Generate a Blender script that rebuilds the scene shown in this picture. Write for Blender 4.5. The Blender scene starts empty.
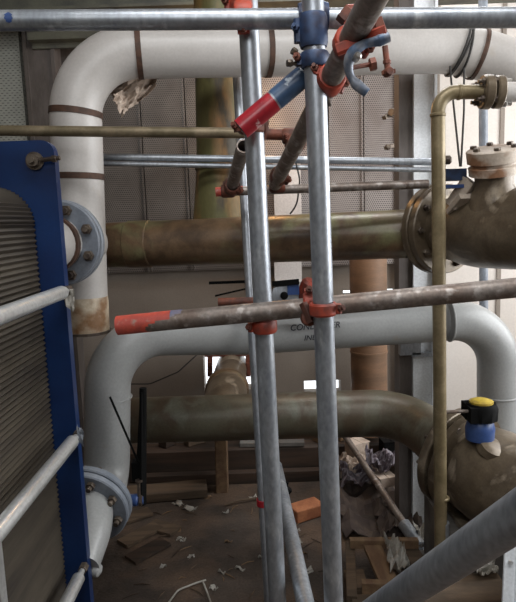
import bpy, math, random
from mathutils import Vector, Matrix
random.seed(7)
sc = bpy.context.scene
C = sc.collection
V = Vector
# ------------------------------------------------------------------ camera
H = 1.55; PITCH = math.radians(8); ROLL = math.radians(2); F = 580.0
fw = V((0, math.cos(PITCH), -math.sin(PITCH)))
u0 = V((0, math.sin(PITCH), math.cos(PITCH))); r0 = V((1, 0, 0))
rt = r0*math.cos(ROLL) - u0*math.sin(ROLL)
up = u0*math.cos(ROLL) + r0*math.sin(ROLL)
CAM = V((0, 0, H))
cd = bpy.data.cameras.new('camera'); cam = bpy.data.objects.new('camera', cd); C.objects.link(cam)
M3 = Matrix((rt, up, -fw)).transposed()
cam.matrix_world = Matrix.Translation(CAM) @ M3.to_4x4()
cd.sensor_fit = 'HORIZONTAL'; cd.sensor_width = 36; cd.lens = F/516*36; cd.clip_start = 0.02
sc.camera = cam

def ray(px, py): return (fw + rt*((px-258)/F) + up*((301-py)/F))
def at(px, py, Y):
    d = ray(px, py); return CAM + d*(Y/d.y)
def onz(px, py, Z=0.0):
    d = ray(px, py); return CAM + d*((Z-H)/d.z)
def toz(a, b, z=0.003):
    a, b = V(a), V(b); d = b-a; return a+d*((z-a.z)/d.z)
def dep(p): return (p-CAM).dot(fw)
def rad(w, p): return w*0.5*dep(p)/F

# ------------------------------------------------------------------ materials
def N(nt, t, **k):
    n = nt.nodes.new(t)
    for a, b in k.items(): setattr(n, a, b)
    return n
def mat(name, col, col2=None, rough=.5, metal=0., scale=8., lo=.4, hi=.6, bump=0., stretch=(1,1,1), col3=None, scale3=3., lo3=.55, hi3=.62, fine=.12, spec=.5, dist=0.0):
    m = bpy.data.materials.new(name); m.use_nodes = True; nt = m.node_tree; L = nt.links.new
    b = nt.nodes['Principled BSDF']
    b.inputs['Roughness'].default_value = rough; b.inputs['Metallic'].default_value = metal
    b.inputs['Specular IOR Level'].default_value = spec
    tc = N(nt, 'ShaderNodeTexCoord'); mp = N(nt, 'ShaderNodeMapping'); mp.inputs['Scale'].default_value = stretch
    L(tc.outputs['Object'], mp.inputs['Vector'])
    def noise(s, d=6.):
        n = N(nt, 'ShaderNodeTexNoise'); n.inputs['Scale'].default_value = s; n.inputs['Detail'].default_value = d
        n.inputs['Distortion'].default_value = dist
        L(mp.outputs['Vector'], n.inputs['Vector']); return n
    def ramp(src, a, c):
        r = N(nt, 'ShaderNodeMapRange'); r.inputs['From Min'].default_value = a; r.inputs['From Max'].default_value = c
        L(src, r.inputs['Value']); return r.outputs['Result']
    def mix(f, a, c, mode='MIX'):
        x = N(nt, 'ShaderNodeMix', data_type='RGBA', blend_type=mode)
        if hasattr(f, 'links'): L(f, x.inputs[0])
        else: x.inputs[0].default_value = f
        for k, s in ((6, a), (7, c)):
            if hasattr(s, 'links'): L(s, x.inputs[k])
            else: x.inputs[k].default_value = (*s, 1)
        return x.outputs[2]
    cur = col
    if col2: cur = mix(ramp(noise(scale).outputs['Fac'], lo, hi), col, col2)
    if col3: cur = mix(ramp(noise(scale3, 8.).outputs['Fac'], lo3, hi3), cur, col3)
    fn = noise(110., 3.)
    g = N(nt, 'ShaderNodeMapRange'); g.inputs['To Min'].default_value = 1-fine*2; g.inputs['To Max'].default_value = 1+fine*2
    L(fn.outputs['Fac'], g.inputs['Value'])
    vm = N(nt, 'ShaderNodeVectorMath', operation='SCALE'); L(g.outputs['Result'], vm.inputs['Scale'])
    if hasattr(cur, 'links'): L(cur, vm.inputs[0])
    else: vm.inputs[0].default_value = cur
    L(vm.outputs['Vector'], b.inputs['Base Color'])
    if bump:
        bp = N(nt, 'ShaderNodeBump'); bp.inputs['Strength'].default_value = bump; bp.inputs['Distance'].default_value = .006
        L(noise(35.).outputs['Fac'], bp.inputs['Height']); L(bp.outputs['Normal'], b.inputs['Normal'])
    return m
def perforated(name, col, hole, pitch, rx, ry, rough=.45, metal=.5, zp=None, tint=None):
    """sheet metal punched with rows of holes, staggered (object x,z in metres)"""
    m = bpy.data.materials.new(name); m.use_nodes = True; nt = m.node_tree; L = nt.links.new
    b = nt.nodes['Principled BSDF']; b.inputs['Roughness'].default_value = rough; b.inputs['Metallic'].default_value = metal
    tc = N(nt, 'ShaderNodeTexCoord'); sp = N(nt, 'ShaderNodeSeparateXYZ'); L(tc.outputs['Object'], sp.inputs[0])
    zp = zp or pitch
    def math_(op, a, c=None):
        n = N(nt, 'ShaderNodeMath', operation=op)
        for i, s in enumerate((a, c)):
            if s is None: continue
            if hasattr(s, 'links'): L(s, n.inputs[i])
            else: n.inputs[i].default_value = s
        return n.outputs[0]
    zz = math_('DIVIDE', sp.outputs['Z'], zp)
    row = math_('FLOOR', zz); odd = math_('MULTIPLY', math_('MODULO', math_('ABSOLUTE', row), 2.), .5)
    xx = math_('ADD', math_('DIVIDE', sp.outputs['X'], pitch), odd)
    fx = math_('SUBTRACT', math_('FRACT', xx), .5); fz = math_('SUBTRACT', math_('FRACT', zz), .5)
    a = math_('POWER', math_('ABSOLUTE', math_('DIVIDE', fx, rx)), 2.); c = math_('POWER', math_('ABSOLUTE', math_('DIVIDE', fz, ry)), 2.)
    inside = math_('LESS_THAN', math_('ADD', a, c), 1.)
    nz = N(nt, 'ShaderNodeTexNoise'); nz.inputs['Scale'].default_value = 4.; nz.inputs['Detail'].default_value = 6.
    L(tc.outputs['Object'], nz.inputs['Vector'])
    mr = N(nt, 'ShaderNodeMapRange'); mr.inputs['From Min'].default_value = .42; mr.inputs['From Max'].default_value = .62; L(nz.outputs['Fac'], mr.inputs['Value'])
    m0 = N(nt, 'ShaderNodeMix', data_type='RGBA'); L(mr.outputs['Result'], m0.inputs[0]); m0.inputs[6].default_value = (*col, 1)
    m0.inputs[7].default_value = (*(tint or tuple(k*.75 for k in col)), 1)
    mx = N(nt, 'ShaderNodeMix', data_type='RGBA'); L(inside, mx.inputs[0]); L(m0.outputs[2], mx.inputs[6]); mx.inputs[7].default_value = (*hole, 1)
    L(mx.outputs[2], b.inputs['Base Color'])
    inv = math_('SUBTRACT', 1., inside); me = math_('MULTIPLY', inv, metal); L(me, b.inputs['Metallic'])
    return m

M = dict(
 galv=mat('galvanised_steel', (.42,.445,.475), (.29,.315,.35), rough=.42, metal=.75, scale=14, bump=.06, lo=.35, hi=.7, stretch=(1,1,.5), col3=(.55,.58,.6), scale3=22, lo3=.6, hi3=.7, fine=.2),
 galv_old=mat('weathered_steel_tube', (.27,.235,.21), (.18,.135,.11), rough=.5, metal=.6, scale=16, bump=.1, lo=.35, hi=.65, col3=(.42,.38,.35), scale3=30, lo3=.56, hi3=.66, fine=.25),
 olive=mat('olive_stained_steel', (.24,.19,.12), (.15,.12,.07), rough=.5, metal=.4, scale=14, bump=.1),
 brass=mat('olive_drab_paint', (.27,.215,.125), (.18,.14,.075), rough=.42, metal=.35, scale=12, bump=.05, col3=(.42,.33,.2), scale3=9, lo3=.62, hi3=.7),
 white=mat('white_pipe_paint', (.50,.475,.45), (.42,.395,.37), rough=.38, scale=6, bump=.05, lo=.3, hi=.75, col3=(.42,.38,.33), scale3=11, lo3=.66, hi3=.8, fine=.06),
 grey=mat('pale_grey_pipe_paint', (.33,.335,.33), (.265,.27,.265), rough=.36, scale=5, bump=.05, lo=.3, hi=.7, col3=(.30,.27,.23), scale3=10, lo3=.66, hi3=.8, fine=.08),
 rustedge=mat('rust_stained_white', (.50,.42,.31), (.2,.1,.04), rough=.55, scale=9, lo=.45, hi=.62, bump=.1),
 brown=mat('mottled_brown_pipe', (.16,.10,.055), (.075,.047,.028), rough=.34, metal=.1, scale=10, bump=.12, lo=.35, hi=.65, col3=(.18,.17,.085), scale3=5, lo3=.52, hi3=.66, dist=.6, fine=.15),
 green=mat('mottled_green_pipe', (.105,.095,.065), (.085,.062,.04), rough=.42, metal=.1, scale=7, bump=.12, lo=.4, hi=.6, col3=(.15,.15,.115), scale3=8, lo3=.52, hi3=.7, dist=.6, fine=.15),
 riser=mat('streaked_rusty_riser', (.13,.12,.045), (.30,.14,.05), rough=.5, metal=.1, scale=6, bump=.1, stretch=(1,1,.35), lo=.45, hi=.65, col3=(.07,.055,.035), scale3=8, fine=.15),
 rustpipe=mat('brown_rust_pipe', (.24,.13,.07), (.14,.08,.045), rough=.6, scale=5, bump=.1, stretch=(.5,.5,2)),
 cast=mat('rusty_cast_iron', (.155,.12,.08), (.085,.062,.04), rough=.34, metal=.25, scale=9, bump=.2, lo=.35, hi=.65, col3=(.27,.22,.16), scale3=8, lo3=.58, hi3=.66, dist=.5, fine=.15),
 castpale=mat('flaking_pale_casting', (.45,.38,.31), (.25,.13,.07), rough=.6, metal=.05, scale=10, bump=.25, lo=.5, hi=.62),
 band=mat('dark_brown_banding', (.075,.035,.02), (.04,.02,.012), rough=.7, scale=30),
 bolt=mat('greasy_bolt_steel', (.16,.13,.10), (.08,.06,.05), rough=.45, metal=.6, scale=30),
 brightbolt=mat('zinc_bolt_steel', (.6,.58,.55), None, rough=.3, metal=.9),
 rust=mat('rusty_red_coupler', (.19,.06,.035), (.085,.035,.025), rough=.6, metal=.2, scale=28, bump=.25, lo=.4, hi=.6, fine=.2),
 redpaint=mat('orange_red_tube_paint', (.62,.09,.05), (.42,.07,.05), rough=.5, scale=22, bump=.1, col3=(.35,.2,.16), scale3=30, lo3=.62, hi3=.7),
 crimson=mat('crimson_gloss_paint', (.42,.02,.03), (.30,.015,.025), rough=.3, scale=18, bump=.05, col3=(.6,.35,.35), scale3=35, lo3=.66, hi3=.7),
 navy=mat('navy_tube_paint', (.06,.11,.20), (.035,.06,.12), rough=.35, scale=18, bump=.05, col3=(.4,.45,.5), scale3=35, lo3=.62, hi3=.68),
 bluepaint=mat('dull_blue_coupler_paint', (.035,.065,.14), (.025,.03,.06), rough=.5, scale=30, bump=.2, metal=.2),
 bluegrey=mat('chipped_blue_grey_paint', (.10,.15,.24), (.30,.32,.36), rough=.5, scale=24, bump=.2, metal=.3, lo=.45, hi=.6),
 blueband=mat('worn_blue_band', (.12,.13,.22), (.25,.2,.2), rough=.5, scale=30),
 redcoup=mat('bright_red_coupler', (.42,.06,.03), (.18,.045,.032), rough=.5, metal=.1, scale=26, bump=.2),
 hxblue=mat('deep_blue_enamel', (.006,.028,.105), (.004,.018,.075), rough=.32, scale=5, bump=.02, fine=.08),
 pack=mat('tarnished_plate_edges', (.085,.07,.05), (.035,.028,.022), rough=.5, metal=.35, scale=10, lo=.35, hi=.65, stretch=(1,.15,1), bump=.1),
 chrome=mat('bright_zinc_bar', (.80,.81,.80), (.70,.71,.70), rough=.28, metal=.7, scale=8, ),
 slate=mat('grey_flange_paint', (.22,.24,.27), (.15,.17,.2), rough=.45, scale=10, bump=.08),
 black=mat('black_rubber', (.004,.004,.004), None, rough=.7, spec=.1),
 cable=mat('black_cable_sheath', (.02,.018,.016), None, rough=.6),
 yellow=mat('dull_yellow_cap', (.5,.36,.03), (.3,.2,.03), rough=.5, scale=20),
 vblue=mat('valve_blue', (.03,.065,.19), None, rough=.4),
 wood=mat('dirty_timber', (.14,.095,.06), (.08,.055,.035), rough=.8, scale=6, stretch=(.3,4,4), bump=.2),
 darkwood=mat('soaked_dark_timber', (.06,.035,.022), (.03,.02,.014), rough=.75, scale=6, stretch=(.3,4,4), bump=.2),
 palewood=mat('pale_split_timber', (.22,.14,.075), (.14,.08,.045), rough=.8, scale=8, stretch=(3,.6,3), bump=.2),
 brick=mat('orange_brick', (.50,.20,.09), (.36,.13,.06), rough=.85, scale=12, bump=.3),
 paper=mat('dirty_white_paper', (.42,.40,.36), (.26,.24,.2), rough=.8, scale=10),
 kraft=mat('tan_torn_wrapping', (.52,.42,.34), (.3,.23,.18), rough=.8, scale=14, bump=.1),
 pink=mat('pink_scrap', (.5,.16,.18), (.4,.3,.3), rough=.7, scale=20),
 cloth=mat('lilac_grey_rag', (.20,.18,.20), (.08,.06,.07), rough=.85, scale=26, stretch=(1,3,1), lo=.45, hi=.55),
 darkrag=mat('muddy_rag', (.09,.065,.05), (.05,.035,.03), rough=.9, scale=12, bump=.3),
 concrete=mat('concrete_plinth', (.17,.16,.145), (.10,.09,.08), rough=.85, scale=8, bump=.2),
 floor=mat('muddy_floor', (.085,.064,.050), (.045,.034,.027), rough=.75, scale=5, lo=.35, hi=.65, bump=.9, col3=(.115,.075,.05), scale3=2.2, lo3=.5, hi3=.62, dist=.4, fine=.3, spec=.4),
 plaster=mat('stained_render', (.25,.215,.18), (.20,.165,.135), rough=.8, scale=3, lo=.3, hi=.7, bump=.1, fine=.08),
 offwhite=mat('off_white_wall', (.62,.575,.53), (.54,.49,.44), rough=.8, scale=2, lo=.3, hi=.7, fine=.05),
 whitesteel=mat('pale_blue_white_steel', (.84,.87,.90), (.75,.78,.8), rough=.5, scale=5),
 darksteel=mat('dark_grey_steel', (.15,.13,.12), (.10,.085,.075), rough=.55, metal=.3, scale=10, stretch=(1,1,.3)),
 trim=mat('dull_beam_paint', (.12,.12,.09), (.07,.07,.06), rough=.7, scale=5),
 pvc=mat('trunking_pvc', (.55,.52,.5), None, rough=.6),  # plain off-white PVC, no emission
 ink=mat('black_marker', (.02,.02,.03), None, rough=.7),
 perfL=perforated('slotted_pale_sheet', (.55,.56,.50), (.03,.03,.03), .030, .26, .12, zp=.014, metal=.2),
 perf_shaded=perforated('perforated_sheet_shaded', (.21,.185,.165), (.025,.022,.02), .012, .33, .33, metal=.5, tint=(.14,.12,.105)),  # same punched sheet throughout; dimmer light on the left put into the colour
 perf_lit=perforated('perforated_sheet_lit', (.31,.275,.255), (.06,.05,.047), .012, .33, .33, metal=.35, tint=(.23,.19,.17)),  # same punched sheet, stronger light on the right put into the colour
)

# ------------------------------------------------------------------ mesh builder
class MB:
    def __init__(s): s.v = []; s.f = []
    def add(s, vs, fs):
        o = len(s.v); s.v += [V(a) for a in vs]; s.f += [tuple(i+o for i in q) for q in fs]
    def box(s, lo, hi, R=None, c=None):
        lo, hi = V(lo), V(hi)
        vs = [V((x,y,z)) for x in (lo.x,hi.x) for y in (lo.y,hi.y) for z in (lo.z,hi.z)]
        if R is not None: vs = [R @ a + (c or V()) for a in vs]
        s.add(vs, [(0,1,3,2),(4,6,7,5),(0,4,5,1),(2,3,7,6),(0,2,6,4),(1,5,7,3)])
        return s
    def beam(s, a, b, w, h, upv=V((0,0,1)), bev=0.):
        a, b = V(a), V(b); d = b-a; L = d.length; d.normalize()
        x = d.cross(upv)
        if x.length < 1e-4: x = d.cross(V((0,1,0)))
        x.normalize(); z = x.cross(d)
        bev = bev or min(w,h)*.08
        prof = []
        for sx, sz in ((1,1),(-1,1),(-1,-1),(1,-1)):
            p1 = (sx*(w/2-bev), sz*h/2); p2 = (sx*w/2, sz*(h/2-bev))
            prof += [p2, p1] if sx*sz > 0 else [p1, p2]
        n = len(prof); vs = [a + x*p[0] + z*p[1] for p in prof] + [b + x*p[0] + z*p[1] for p in prof]
        fs = [(i,(i+1)%n,(i+1)%n+n,i+n) for i in range(n)] + [tuple(range(n))[::-1], tuple(range(n,2*n))]
        s.add(vs, fs); return s
    def rings(s, rs, cap=(True, True)):
        n = len(rs[0]); o = [a for r in rs for a in r]; fs = []
        for k in range(len(rs)-1):
            for i in range(n): fs.append((k*n+i, k*n+(i+1)%n, (k+1)*n+(i+1)%n, (k+1)*n+i))
        if cap[0]: fs.append(tuple(range(n))[::-1])
        if cap[1]: fs.append(tuple(range((len(rs)-1)*n, len(rs)*n)))
        s.add(o, fs)
    def sweep(s, pts, rr, seg=24, cap=(True, True), hollow=None):
        pts = [V(p) for p in pts]
        if not isinstance(rr, (list, tuple)): rr = [rr]*len(pts)
        T = []
        for i in range(len(pts)):
            a = pts[max(i-1,0)]; b = pts[min(i+1,len(pts)-1)]; T.append((b-a).normalized())
        x = T[0].cross(V((0,0,1)))
        if x.length < .05: x = T[0].cross(V((0,1,0)))
        x.normalize(); rs = []
        for p, t, r in zip(pts, T, rr):
            x = (x - t*x.dot(t)).normalized(); y = t.cross(x)
            rs.append([p + (x*math.cos(2*math.pi*i/seg) + y*math.sin(2*math.pi*i/seg))*r for i in range(seg)])
        if hollow:                      # wall thickness; tube bore seen at both ends
            def inner(k, off):
                t = T[k]*(1 if k == 0 else -1); c = pts[k]
                return [c + (q-c)*((rr[k]-hollow)/rr[k]) + t*off for q in rs[k]]
            rs = [inner(0,.12), inner(0,0)] + rs + [inner(-1,0), inner(-1,.12)]
        s.rings(rs, cap); return s
    def lathe(s, c, ax, prof, seg=32, cap=(True,True), closed=False):
        c, ax = V(c), V(ax).normalized(); x = ax.cross(V((0,0,1)))
        if x.length < .05: x = ax.cross(V((0,1,0)))
        x.normalize(); y = ax.cross(x)
        rs = [[c + ax*t + (x*math.cos(2*math.pi*i/seg) + y*math.sin(2*math.pi*i/seg))*r for i in range(seg)] for t, r in prof]
        if closed: rs.append(rs[0]); cap = (False, False)
        s.rings(rs, cap); return s
    def hexnut(s, c, ax, r, t):
        s.lathe(c, ax, [(0,r*.92),(t*.1,r),(t*.9,r),(t,r*.88)], seg=6); return s

def _finish(name, mb, m, loc, ang=35):
    me = bpy.data.meshes.new(name)
    me.from_pydata([tuple(a-loc) for a in mb.v], [], mb.f); me.validate(); me.update()
    import bmesh
    b = bmesh.new(); b.from_mesh(me); bmesh.ops.remove_doubles(b, verts=b.verts, dist=1e-6)
    bmesh.ops.recalc_face_normals(b, faces=b.faces); b.to_mesh(me); b.free()
    me.polygons.foreach_set('use_smooth', [True]*len(me.polygons)); me.set_sharp_from_angle(angle=math.radians(ang))
    me.materials.append(M[m]); o = bpy.data.objects.new(name, me); C.objects.link(o); return o
ROOT = {}
def thing(name, label, cat, loc, group=None):
    o = bpy.data.objects.new(name, None); C.objects.link(o); o.location = loc; o.empty_display_size = .05
    o['label'] = label; o['category'] = cat
    if group: o['group'] = group
    ROOT[o] = V(loc); return o
def part(name, mb, m, par, label=None, ang=35, stuff=False):
    loc = ROOT[par]; o = _finish(name, mb, m, loc, ang); o.parent = par; ROOT[o] = loc
    if label: o['label'] = label
    if stuff: o['kind'] = 'stuff'
    return o
def solo(name, mb, m, label, cat, group=None, ang=35, kind=None):
    n = len(mb.v); loc = V((sum(a.x for a in mb.v)/n, sum(a.y for a in mb.v)/n, min(a.z for a in mb.v)))
    o = _finish(name, mb, m, loc, ang); o.location = loc; o['label'] = label; o['category'] = cat
    if group: o['group'] = group
    if kind: o['kind'] = kind
    ROOT[o] = loc; return o
def struct(name, mb, m, ang=35):
    o = _finish(name, mb, m, V((0,0,0)), ang); o['kind'] = 'structure'; ROOT[o] = V((0,0,0)); return o

def fillet(pts, rads, steps=12):
    pts = [V(p) for p in pts]; out = [pts[0]]
    for i in range(1, len(pts)-1):
        a, b, c = pts[i-1], pts[i], pts[i+1]; R = rads[i-1] if isinstance(rads, (list,tuple)) else rads
        d1 = (a-b).normalized(); d2 = (c-b).normalized(); th = d1.angle(d2)
        if abs(math.pi-th) < .02: out.append(b); continue
        L = min(R/math.tan(th/2), (a-b).length*.97, (c-b).length*.97); R2 = L*math.tan(th/2)
        bis = (d1+d2).normalized(); cen = b + bis*(R2/math.sin(th/2))
        p0 = b+d1*L-cen; p1 = b+d2*L-cen; om = p0.angle(p1)
        for k in range(steps+1):
            t = k/steps; out.append(cen + (p0*math.sin((1-t)*om) + p1*math.sin(t*om))/math.sin(om))
    out.append(pts[-1]); return out
def rmap(path, marks):
    """radius along a path from [(fraction, r)]"""
    L = [0]
    for a, b in zip(path, path[1:]): L.append(L[-1]+(b-a).length)
    out = []
    for l in L:
        f = l/L[-1]
        for (f0,r_0),(f1,r_1) in zip(marks, marks[1:]):
            if f <= f1+1e-9: out.append(r_0 + (r_1-r_0)*(f-f0)/max(f1-f0,1e-6)); break
    return out
def resample(a, b, n): return [V(a).lerp(V(b), i/n) for i in range(n+1)]

def flange(par, c, ax, R, t, nb, m, bm='bolt', bore=0., rbc=.8, br=.012, ph=0., both=False, bolts=True, label=None):
    ax = V(ax).normalized(); b = MB(); e = min(.004, t*.2)
    b.lathe(c, ax, [(-t/2, max(bore,.001)), (-t/2, R-e), (-t/2+e, R), (t/2-e, R), (t/2, R-e), (t/2, max(bore,.001))], seg=40, closed=bool(bore), cap=(True,True))
    fo = part('flange', b, m, par, label)
    x = ax.cross(V((0,0,1))).normalized(); y = ax.cross(x)
    if bolts:
        for k in range(nb):
            a = 2*math.pi*(k+ph)/nb; p = V(c) + (x*math.cos(a)+y*math.sin(a))*R*rbc
            q = MB(); q.lathe(p - ax*(t/2+br*1.9), ax, [(0,br*.55),(t+br*3.8,br*.55)], seg=8)
            q.hexnut(p - ax*(t/2+br*.95), ax, br, br*.95); q.hexnut(p + ax*(t/2), ax, br, br*.95)
            part('bolt', q, bm, fo)
    return fo

# ------------------------------------------------------------------ room
WY = 3.6
def wx(px, py=300, Y=WY): return at(px, py, Y).x
def wz(py, px=258, Y=WY): return at(px, py, Y).z
b = MB(); b.box((-2.6,-1.8,-.15), (2.6,3.75,0)); struct('floor', b, 'floor')
holes = []
for (x0,y0,x1,y1) in ((203,356,252,389),(304,381,341,393),(343,290.5,397,293.5),(321,284,333,292),(404,299,452,302)):
    p = at(x0,y0,WY); q = at(x1,y1,WY); holes.append((p.x, q.z, q.x, p.z))
xs = sorted({-2.6, 2.6, *[h[0] for h in holes], *[h[2] for h in holes]}); zs = sorted({0., 3.3, *[h[1] for h in holes], *[h[3] for h in holes]})
b = MB()
for i in range(len(xs)-1):
    for j in range(len(zs)-1):
        cx, cz = (xs[i]+xs[i+1])/2, (zs[j]+zs[j+1])/2
        if any(h[0] < cx < h[2] and h[1] < cz < h[3] for h in holes): continue
        b.box((xs[i],WY,zs[j]), (xs[i+1],WY+.12,zs[j+1]))
struct('wall_back', b, 'plaster')
b = MB(); b.box((-2.75,-1.8,0), (-2.6,3.72,3.3)); struct('wall_left', b, 'plaster')
# right wall has a tall window opening
b = MB(); b.box((2.6,-1.8,0),(2.75,.6,3.3)); b.box((2.6,3.2,0),(2.75,3.72,3.3)); b.box((2.6,.6,0),(2.75,3.2,.9)); b.box((2.6,.6,2.9),(2.75,3.2,3.3)); struct('wall_right', b, 'offwhite')
b = MB(); b.box((2.62,.6,.9),(2.70,.66,2.9)); b.box((2.62,3.14,.9),(2.70,3.2,2.9)); b.box((2.62,1.87,.96),(2.70,1.93,2.84)); b.box((2.62,.66,.9),(2.70,3.14,.96)); b.box((2.62,.66,2.84),(2.70,3.14,2.9)); struct('window_1', b, 'offwhite')
b = MB(); b.box((-2.75,-1.8,3.3),(2.75,3.72,3.4)); struct('ceiling', b, 'plaster')
b = MB(); b.box((-2.75,-1.95,0),(2.75,-1.8,3.3)); struct('wall_front', b, 'plaster')
# pale lining on the right part of the back wall
xl = wx(396, 200, 3.57); b = MB(); zt = 3.3
b.box((xl,3.55,0),(2.6,3.598,3.28)); o = struct('wall_right_lining', b, 'offwhite'); o.name = 'wall_back_right'
for px in (437, 502):
    b = MB(); x = wx(px, 120, 3.55); b.box((x-.012,3.54,0),(x+.012,3.549,3.28)); struct('trim_1' if px == 437 else 'trim_2', b, 'plaster')

# perforated panels (each one a sheet between two seams)
seams = [(-62,31,'perfL','pale wall sheet punched with rows of slots, at the far left behind the blue frame'),
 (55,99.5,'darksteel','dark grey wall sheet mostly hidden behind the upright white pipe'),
 (100.5,144,'perf_shaded','perforated grey wall sheet just right of the upright white pipe, by the torn wrapping'),
 (145,188,'perf_shaded','perforated grey wall sheet between two seams, left of the streaked rusty riser'),
 (189,263,'perf_shaded','perforated grey wall sheet directly behind the streaked rusty riser'),
 (264,328,'perf_lit','perforated wall sheet behind the two middle galvanised uprights'),
 (329.5,363,'perf_lit','narrow perforated grey wall sheet, coloured paler as if lit, just right of the middle upright'),
 (364,396,'perf_lit','perforated grey wall sheet, coloured paler as if lit, beside the steel column')]
zlo = wz(272, 150, 3.56)
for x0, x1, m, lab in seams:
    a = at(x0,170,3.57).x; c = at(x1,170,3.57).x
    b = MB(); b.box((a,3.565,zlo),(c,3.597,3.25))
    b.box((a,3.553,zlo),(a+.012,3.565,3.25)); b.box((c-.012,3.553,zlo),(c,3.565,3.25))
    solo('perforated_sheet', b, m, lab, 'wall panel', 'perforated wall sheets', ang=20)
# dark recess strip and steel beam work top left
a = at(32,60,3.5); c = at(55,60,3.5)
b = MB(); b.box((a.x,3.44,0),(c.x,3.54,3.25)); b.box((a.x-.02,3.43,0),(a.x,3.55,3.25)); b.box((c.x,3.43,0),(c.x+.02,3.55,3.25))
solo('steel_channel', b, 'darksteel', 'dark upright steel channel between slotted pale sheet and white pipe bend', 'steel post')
p = at(-40,8,3.3); q = at(560,-8,3.3)
b = MB(); b.box((-2.5,3.25,at(258,7,3.3).z),(2.5,3.29,at(258,-22,3.3).z)); b.box((-2.5,3.2,at(258,7,3.3).z-.01),(2.5,3.34,at(258,7,3.3).z+.005)); b.box((-2.5,3.2,at(258,-22,3.3).z),(2.5,3.34,at(258,-22,3.3).z+.015))
solo('steel_beam', b, 'trim', 'dull green grey steel beam high on the back wall above the top scaffold tube', 'beam')
b = MB(); z = at(70,37,3.4).z; b.box((at(30,37,3.4).x,3.36,z-.02),(at(160,37,3.4).x,3.42,z+.02)); b.box((at(30,37,3.4).x,3.42,z-.05),(at(160,37,3.4).x,3.44,z+.05))
solo('wall_rail', b, 'trim', 'dull horizontal rail on the wall behind the upper left white bend', 'rail')
# white trunking between the uprights
b = MB(); a = at(273,172,3.45); c = at(300,172,3.45); z1 = at(285,162,3.45).z; z0 = at(285,216,3.45).z
b.box((a.x,3.40,z0),(c.x,3.52,z1)); b.box((a.x-.008,3.385,z0-.02),(c.x+.008,3.40,z0)); b.box((a.x-.008,3.385,z1),(c.x+.008,3.40,z1+.012))
solo('cable_trunking', b, 'pvc', 'off-white wall box between the two middle uprights, above the brown main pipe', 'trunking')
b = MB(); a = at(274,262,3.5); c = at(301,262,3.5); b.box((a.x,3.46,at(285,305,3.5).z),(c.x,3.55,a.z+.05)); b.box((a.x,3.45,at(285,282,3.5).z),(c.x,3.46,at(285,280,3.5).z))
solo('cable_trunking', b, 'pvc', 'off-white trunking stub under the brown main pipe between the two middle uprights', 'trunking')

# ------------------------------------------------------------------ steel column right
t = thing('steel_column', 'steel column right of the middle, shaded face coloured dark and sunlit face pale', 'column', at(415,545,2.62)*1)
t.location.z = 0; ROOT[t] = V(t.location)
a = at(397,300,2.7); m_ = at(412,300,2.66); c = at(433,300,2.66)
b = MB(); b.box((a.x,2.66,0),(m_.x,2.75,3.2)); part('column_face_shaded', b, 'darksteel', t)  # column's shaded face, the shade put into its dark colour
b = MB(); b.box((m_.x+.001,2.64,0),(c.x,2.76,3.2)); b.box((c.x-.012,2.62,0),(c.x,2.64,3.2)); part('column_face_lit', b, 'whitesteel', t)  # column's sunlit face, the daylight put into its pale colour
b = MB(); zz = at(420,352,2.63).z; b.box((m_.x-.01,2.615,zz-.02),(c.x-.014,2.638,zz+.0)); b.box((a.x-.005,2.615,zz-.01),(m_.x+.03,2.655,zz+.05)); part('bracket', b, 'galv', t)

# ------------------------------------------------------------------ rusty stained pipe on wall right
P0 = at(368,255,3.38); P1 = at(370,440,3.38)
b = MB(); b.sweep([V((P0.x,3.38,P0.z)), V((P0.x,3.38,.25))], rad(37,P0), 28); b.lathe(V((P0.x,3.38,at(368,352,3.38).z)), (0,0,1), [(0,rad(37,P0)+.004),(.012,rad(37,P0)+.004)], 28)
solo('downpipe', b, 'rustpipe', 'upright rusty brown pipe on the wall left of the steel column', 'pipe')

# ------------------------------------------------------------------ brown main pipe, riser, upper valve
t = thing('brown_main_pipe', 'mottled brown horizontal main pipe running behind the scaffold at mid height', 'pipe', at(250,240,2.5))
pa = at(92,246,2.62); pb = at(405,234,2.4)
b = MB(); b.sweep(resample(pa,pb,24), rmap(resample(pa,pb,24), [(0,.1),(1,.1)]), 32); part('pipe_run', b, 'brown', t)
ax = V((.45,-.89,.0)).normalized()
for fr, n in ((.33,8),):
    q = pa.lerp(pb, .165); b = MB(); b.lathe(q, pb-pa, [(-.05,.101),(-.046,.104),(.05,.104),(.054,.101)], 32)
    part('repair_band', b, 'brown', t, 'slightly raised brown sleeve')
fc = at(438,229,2.33)
b = MB(); b.sweep(fillet([pb, at(434,232,2.42), fc], .12, 6), .1, 32); part('pipe_bend', b, 'brown', t)
flange(t, fc, ax, .178, .034, 10, 'cast', br=.014, rbc=.83)
# riser
t = thing('riser_pipe', 'streaked green and rust upright riser joining the brown main pipe', 'pipe', at(222,220,2.75))
z0 = at(222,225,2.58); b = MB()
rp = resample(at(221,235,2.66), at(217,-30,2.69), 30)
b.sweep(rp, [.104+.03*max(0,1-k/9.)**1.3 for k in range(31)], 30); part('riser_run', b, 'riser', t)
b = MB(); b.lathe(rp[8], rp[9]-rp[8], [(-.02,.105),(-.014,.113),(.014,.113),(.02,.105)], 28); part('weld_collar', b, 'riser', t)
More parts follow.
